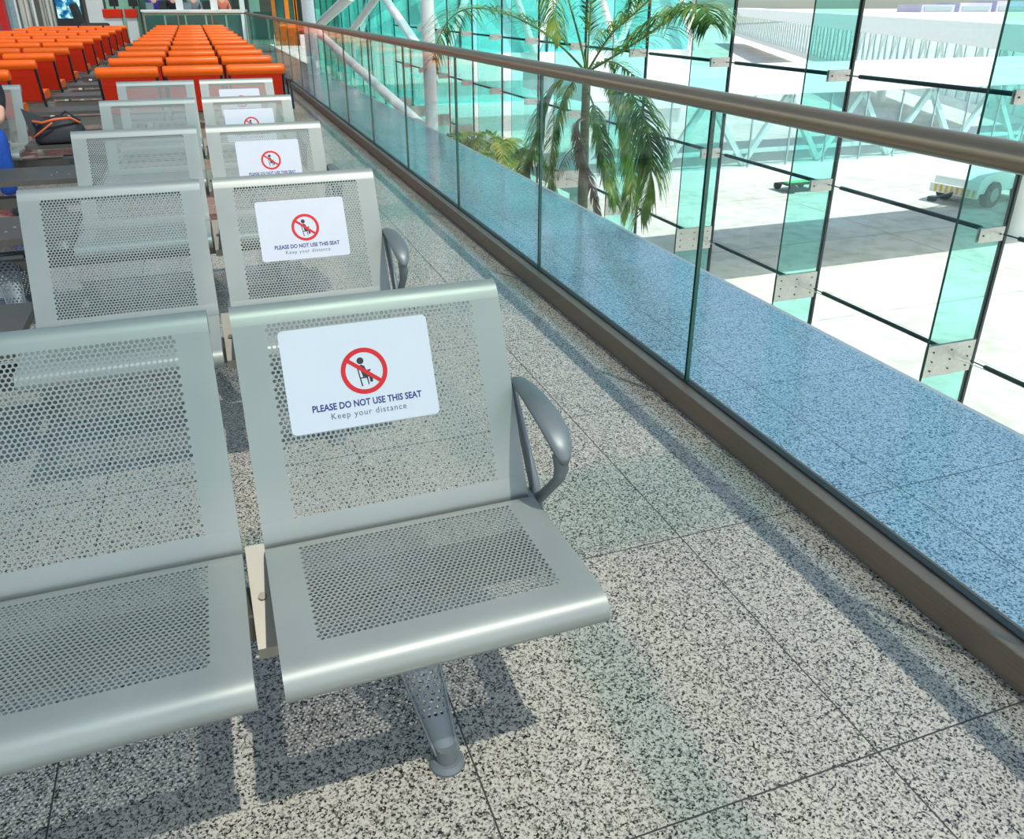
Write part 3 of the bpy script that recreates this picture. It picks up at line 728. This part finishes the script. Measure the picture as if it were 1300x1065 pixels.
b=MB(); b.add([(-.21,.05,.04),(-.22,-.07,.06),(-.27,.02,.30),(-.10,.02,.20),(-.05,.10,.17)],[(0,1,2),(1,3,2),(3,4,2),(4,0,2)]); b.tube([(-.05,.1,.18),(.06,.14,.25),(.17,.1,.17)],.010,8); build('flap',b,M['bagblack'],g)

# ------------------------------------------------------------------ people
M['skin']=pbr('skin',(222,168,142),.5,0,.06,10); M['hair']=pbr('dark_hair',(30,24,20),.6,0,.2,30)
M['jeans']=pbr('blue_jeans',(20,72,160),.8,0,.2,20,bump=.2); M['blacktee']=pbr('black_cloth',(24,24,28),.8,0,.2,12)
def person(loc, rz, label, shirt, trousers, seated=True, detail=True):
    g=empty('person',loc,label,'person'); g.rotation_euler=(0,0,rz)
    # faces -y ; seated: hip at .52 above floor
    h=.52 if seated else .92
    V=[(0,0,h,.12),(0,.01,h+.2,(.15,.11)),(0,.0,h+.40,(.17,.11)),(0,-.01,h+.52,(.08,.07)),(0,-.02,h+.58,.05)]
    E=[(0,1),(1,2),(2,3),(3,4)]
    def add(p,c): V.append(p); E.append((c,len(V)-1)); return len(V)-1
    kn=(-.44,.46,.05) if seated else None
    for s in (-1,1):
        a=add((s*.10,-.02,h-.02,.085),0)
        if seated: a=add((s*.13,-.42,h-.01,.065),a); a=add((s*.13,-.44,.28,.052),a); a=add((s*.13,-.42,.09,.038),a); a=add((s*.14,-.54,.05,.035),a)
        else: a=add((s*.11,-.02,.50,.06),a); a=add((s*.11,.0,.09,.042),a); a=add((s*.12,-.12,.04,.035),a)
        a=add((s*.19,0,h+.46,.055),2); a=add((s*.25,.0,h+.22,.045),a); a=add((s*.20,-.22,h+.08,.036),a); a=add((s*.14,-.30,h+.07,.028),a)
    body=blob((V,E,None),'body',M['skin'],g)
    # clothes
    Vt=[(0,0,h-.0,(.135,.12)),(0,.01,h+.2,(.16,.125)),(0,.0,h+.40,(.18,.125)),(0,-.005,h+.49,(.10,.08))]; Et=[(0,1),(1,2),(2,3)]
    for s in (-1,1): Vt+= [(s*.19,0,h+.455,.068),(s*.25,.0,h+.22,.056),(s*.215,-.15,h+.125,.046)]; n=len(Vt); Et+=[(2,n-3),(n-3,n-2),(n-2,n-1)]
    blob((Vt,Et,None),'shirt',shirt,g)
    Vt=[(0,0,h-.02,.13)]; Et=[]
    for s in (-1,1):
        if seated: q=[(s*.10,-.03,h-.02,.10),(s*.13,-.42,h-.01,.078),(s*.13,-.44,.28,.066),(s*.13,-.43,.12,.055)]
        else: q=[(s*.10,-.02,h-.06,.095),(s*.11,-.02,.50,.075),(s*.11,.0,.11,.058)]
        c=0
        for p in q: Vt.append(p); Et.append((c,len(Vt)-1)); c=len(Vt)-1
    blob((Vt,Et,None),'trousers',trousers,g)
    hb=MB(); hb.sphere((0,-.03,h+.70),(.075,.092,.115),16); hb.sphere((0,-.125,h+.69),(.013,.018,.02),8); 
    for s in (-1,1): hb.sphere((s*.076,-.02,h+.70),(.012,.02,.03),8)
    hd=build('head',hb,M['skin'],g)
    eb=MB()
    for s in (-1,1): eb.sphere((s*.03,-.113,h+.715),(.012,.008,.007),8)
    build('eyes',eb,M['dark'],hd)
    mbm=MB(); mbm.sphere((0,-.118,h+.648),(.022,.008,.006),8); build('mouth',mbm,M['red'],hd)
    hh=MB(); hh.sphere((0,-.012,h+.73),(.086,.098,.105),16); build('hair',hh,M['hair'],hd)
    for s in (-1,1):
        fb=MB(); base=Vector((s*.14,-.31,h+.07)); fb.sphere(base+Vector((0,-.03,0)),(.036,.045,.014),10)
        for k in range(4): 
            st=base+Vector(((k-1.5)*.018,-.06,0)); ln=(.055,.07,.066,.05)[k]; fb.tube([st,st+Vector((0,-ln*.5,.004)),st+Vector((0,-ln,-.012))],[.0085,.0085,.007],8)
        st=base+Vector((-s*.028,-.01,0)); fb.tube([st,st+Vector((-s*.025,-.03,0)),st+Vector((-s*.03,-.055,-.008))],[.010,.009,.008],8)
        build('hand',fb,M['skin'],g)
        sb=MB(); fx=.14 if seated else .12; fyv=-.52 if seated else -.08; sb.sphere((s*fx,fyv,.045),(.05,.13,.045),12); build('shoe',sb,M['dark'],g)
    return g
person((-1.60,6.84,.02),.30,'seated person in a black top and blue jeans at the left edge',M['blacktee'],M['jeans'])

# ------------------------------------------------------------------ far end of the hall
def far(px0,px1,py_base,Y,z1,depth,mat,name,label,cat,group=None):
    a=U(px0,20,1,Y); c=U(px1,20,1,Y); b=MB(); b.box(0,c.x-a.x,0,depth,0,z1); o=build(name,b,mat,None,(a.x,Y,0)); tag(o,label,cat,group); return o
M['silver']=pbr('polished_column',(206,206,198),.25,.7,.1,2); M['screen']=None
def screenmat():
    t=NT('lit_screen'); e=t.n('ShaderNodeEmission'); tc=t.n('ShaderNodeTexCoord'); nz=t.n('ShaderNodeTexNoise'); nz.inputs['Scale'].default_value=4; nz.inputs['Detail'].default_value=5; t.l(tc.outputs['Object'],nz.inputs[0])
    t.l(t.ramp(nz.outputs[0],[(.35,lin((12,30,110))),(.5,lin((30,110,150))),(.62,lin((190,240,230)))]),e.inputs[0]); e.inputs[1].default_value=.8; t.l(e.outputs[0],t.out.inputs[0]); return t.m
M['screen']=screenmat()
def roundcol(px0,px1,Y,label):
    a=U(px0,15,1,Y); c=U(px1,15,1,Y); r=(c.x-a.x)/2; b=MB(); b.cyl((0,0),r,0,4.5,32); o=build('column',b,M['silver'],None,((a.x+c.x)/2,Y+r,0)); tag(o,label,'column','polished round columns')
    return o
roundcol(24,44,34.5,'polished silver round column left of the dark one at the far left')
roundcol(50,74,35.5,'polished grey round column beside the lit advertising screen')
for px in (21.5,44): 
    a=U(px,15,1,34.2); b=MB(); b.box(-.03,.03,0,.05,0,4.5); o=build('door_frame_post',b,M['white'],None,(a.x,34.2,0)); tag(o,'thin white upright post %s the silver round column'%('left of' if px<30 else 'right of'),'post')
g=empty('advertising_display',U(89,20,1,33.5)*1.0,'black advertising totem with a lit blue screen at the far left','screen'); g.location.z=0
b=MB(); b.box(-.44,.44,0,.18,0,2.6); build('housing',b,M['dark'],g,bevel=.01)
b=MB(); b.box(-.37,.37,-.012,-.002,.86,2.5); build('screen',b,M['screen'],g)
g=empty('massage_chair',(U(122,20,1,31.5).x,31.5,0),'black reclining massage chair beyond the orange seats','chair')
b=MB(); b.add([(-.62,0,.55),(-.35,0,.5),(-.55,0,1.35),(-.75,0,1.3),(-.62,.6,.55),(-.35,.6,.5),(-.55,.6,1.35),(-.75,.6,1.3)],[(0,1,2,3),(7,6,5,4),(0,3,7,4),(1,5,6,2),(3,2,6,7),(0,4,5,1)]); build('backrest',b,M['dark'],g,bevel=.05)
b=MB(); b.box(-.5,.25,0,.6,.35,.58); build('seat',b,M['beam'],g,bevel=.06); b=MB(); b.box(-.55,.3,-.08,.06,0,.74); b.box(-.55,.3,.55,.69,0,.74); build('armrest',b,M['dark'],g,bevel=.06)
b=MB(); b.add([(.2,.05,.5),(.5,.05,.2),(.62,.05,.28),(.32,.05,.58),(.2,.55,.5),(.5,.55,.2),(.62,.55,.28),(.32,.55,.58)],[(0,1,2,3),(7,6,5,4),(0,3,7,4),(1,5,6,2),(3,2,6,7),(0,4,5,1)]); build('leg_rest',b,M['dark'],g,bevel=.03)
def counter(px0,px1,Y,label,ztop):
    a=U(px0,20,1,Y); c=U(px1,20,1,Y); W=c.x-a.x
    g=empty('service_desk',(a.x,Y,0),label,'desk'); b=MB(); b.box(0,W,0,.5,0,ztop-.28); build('base',b,M['offwhite'],g)
    b=MB(); b.box(-.03,W+.03,-.05,.55,ztop-.28,ztop); build('orange_front',b,M['orange_back'],g,bevel=.02)
    b=MB(); b.box(W*.4,W*.4+.3,.2,.24,ztop+.08,ztop+.3); b.box(W*.4+.12,W*.4+.18,.2,.24,ztop,ztop+.08); build('monitor',b,M['dark'],g)
counter(132,154,34,'long orange-topped service desk right of the massage chair',1.14)
counter(160,173,34,'short orange-topped service desk beside the far railing',1.14)
far(-2,7,0,33,2.2,.5,M['red'],'vending_machine','red vending machine at the far left edge','vending machine')
far(8,21,0,35,2.4,.4,M['wing_bar'],'display_shelf','pale display shelf between the red machine and the columns','shelf')
far(112,133,0,38,3,.3,M['offwhite'],'partition','pale wall panel behind the massage chair','partition')
M['mint']=pbr('mint_panel',(150,196,170),.4,0,.15,2); M['darkteal']=pbr('dark_teal_panel',(44,92,84),.25,0,.3,1.2)
quadobj('wall_far',-14,5,42,42.3,0,6,M['darkwall'] if 'darkwall' in M else M['beam'])
far(137,178,0,40,3.0,.2,M['mint'],'poster_panel','mint green panel behind the service desks','panel')
# snack bar behind the far railing
g=empty('snack_counter',(U(180,12,1,33).x,33,0),'long white counter behind the far glass railing','counter')
b=MB(); b.box(0,3.4,0,.7,0,1.05); build('front',b,M['mint'],g); b=MB(); b.box(-.05,3.45,-.06,.75,1.05,1.12); build('worktop',b,M['white'],g,bevel=.01)
b=MB()
for k in range(5): b.box(.05+k*.67,.66+k*.67,-.02,-.001,.15,.95)
build('front_panels',b,M['darkteal'],g)
M['purple']=pbr('purple_cloth',(60,40,140),.8); M['pinkish']=pbr('salmon_cloth',(214,120,96),.8); M['greycloth']=pbr('grey_cloth',(120,130,134),.8)
for k,(px,sh,lab) in enumerate(((197,'purple','person in purple standing behind the snack counter'),(221,'blacktee','person in black standing behind the snack counter'),(247,'greycloth','person in grey standing behind the snack counter'),(283,'pinkish','person in a salmon top at the right end of the counter'))):
    p=U(px,12,1,34.4); person((p.x,34.4,0),0,lab,M[sh],M['blacktee'],seated=False)
for k,px in enumerate((190,206,228,238,262,272)):
    p=U(px,8,1,33.4); b=MB(); b.box(-.12,.12,0,.25,0,.22+.05*(k%3)); o=build('counter_box',b,[M['greycloth'],M['dark'],M['offwhite']][k%3],None,(p.x,33.4,1.121)); tag(o,'small %s box on the snack counter, %s from the left'%(['grey','black','cream'][k%3],ORD[k]),'box','boxes on the snack counter')
far(180,296,0,39,3.2,.3,M['darkteal'],'shop_front','dark shop front behind the snack counter','shop front')
far(306,312,0,30.5,4.5,.2,M['white'],'column','square white pillar behind the railing corner','column')
far(318,331,0,35,4.5,.4,M['mint'],'wall_panel','pale green wall panel left of the orange door','panel')
g=empty('door_1',(U(346,20,1,31).x,31,0),kind='structure')
W=U(378,20,1,31).x-U(346,20,1,31).x
M['doororange']=pbr('orange_door_frame',(240,130,20),.4)
for x0,x1 in ((0,.12),(.42,.56),(.72,.80),(W-.08,W)): b=MB(); b.box(x0,x1,0,.1,0,3.2); build('door_frame',b,M['doororange'],g)
b=MB(); b.box(0,W,.02,.08,.0,.75); build('door_panel',b,M['doororange'],g); b=MB(); b.box(0,W,.04,.06,.75,3.2); build('door_glass',b,M['darkteal'],g)
far(322,345,0,32.4,1.05,.3,M['darkteal'],'cabinet','dark teal cabinet left of the orange door','cabinet')

# ------------------------------------------------------------------ light
world=bpy.data.worlds.new('world'); S.world=world; world.use_nodes=True; nt=world.node_tree; nt.nodes.clear()
o=nt.nodes.new('ShaderNodeOutputWorld'); bg=nt.nodes.new('ShaderNodeBackground'); sk=nt.nodes.new('ShaderNodeTexSky')
sk.sky_type='NISHITA'; sk.sun_disc=False; sk.sun_elevation=math.radians(60); sk.sun_rotation=math.radians(160); sk.air_density=1.2; sk.dust_density=1.5; sk.ozone_density=2.0
hs=nt.nodes.new('ShaderNodeHueSaturation'); hs.inputs['Saturation'].default_value=.72; nt.links.new(sk.outputs[0],hs.inputs['Color']); nt.links.new(hs.outputs[0],bg.inputs[0]); bg.inputs[1].default_value=.15; nt.links.new(bg.outputs[0],o.inputs[0])
sl=bpy.data.lights.new('sun','SUN'); sl.energy=3.0; sl.angle=math.radians(.6); sl.color=(1,.95,.87)
so=bpy.data.objects.new('sun',sl); C.objects.link(so)
so.rotation_euler=Vector((.19,-.40,1.0)).to_track_quat('Z','Y').to_euler(); so.location=(3,-4,12)
S.view_settings.view_transform='Standard'; S.view_settings.look='None'; S.view_settings.gamma=1; S.view_settings.use_curve_mapping=False
S.view_settings.exposure=0.9
S.cycles.transparent_max_bounces=40; S.cycles.max_bounces=10
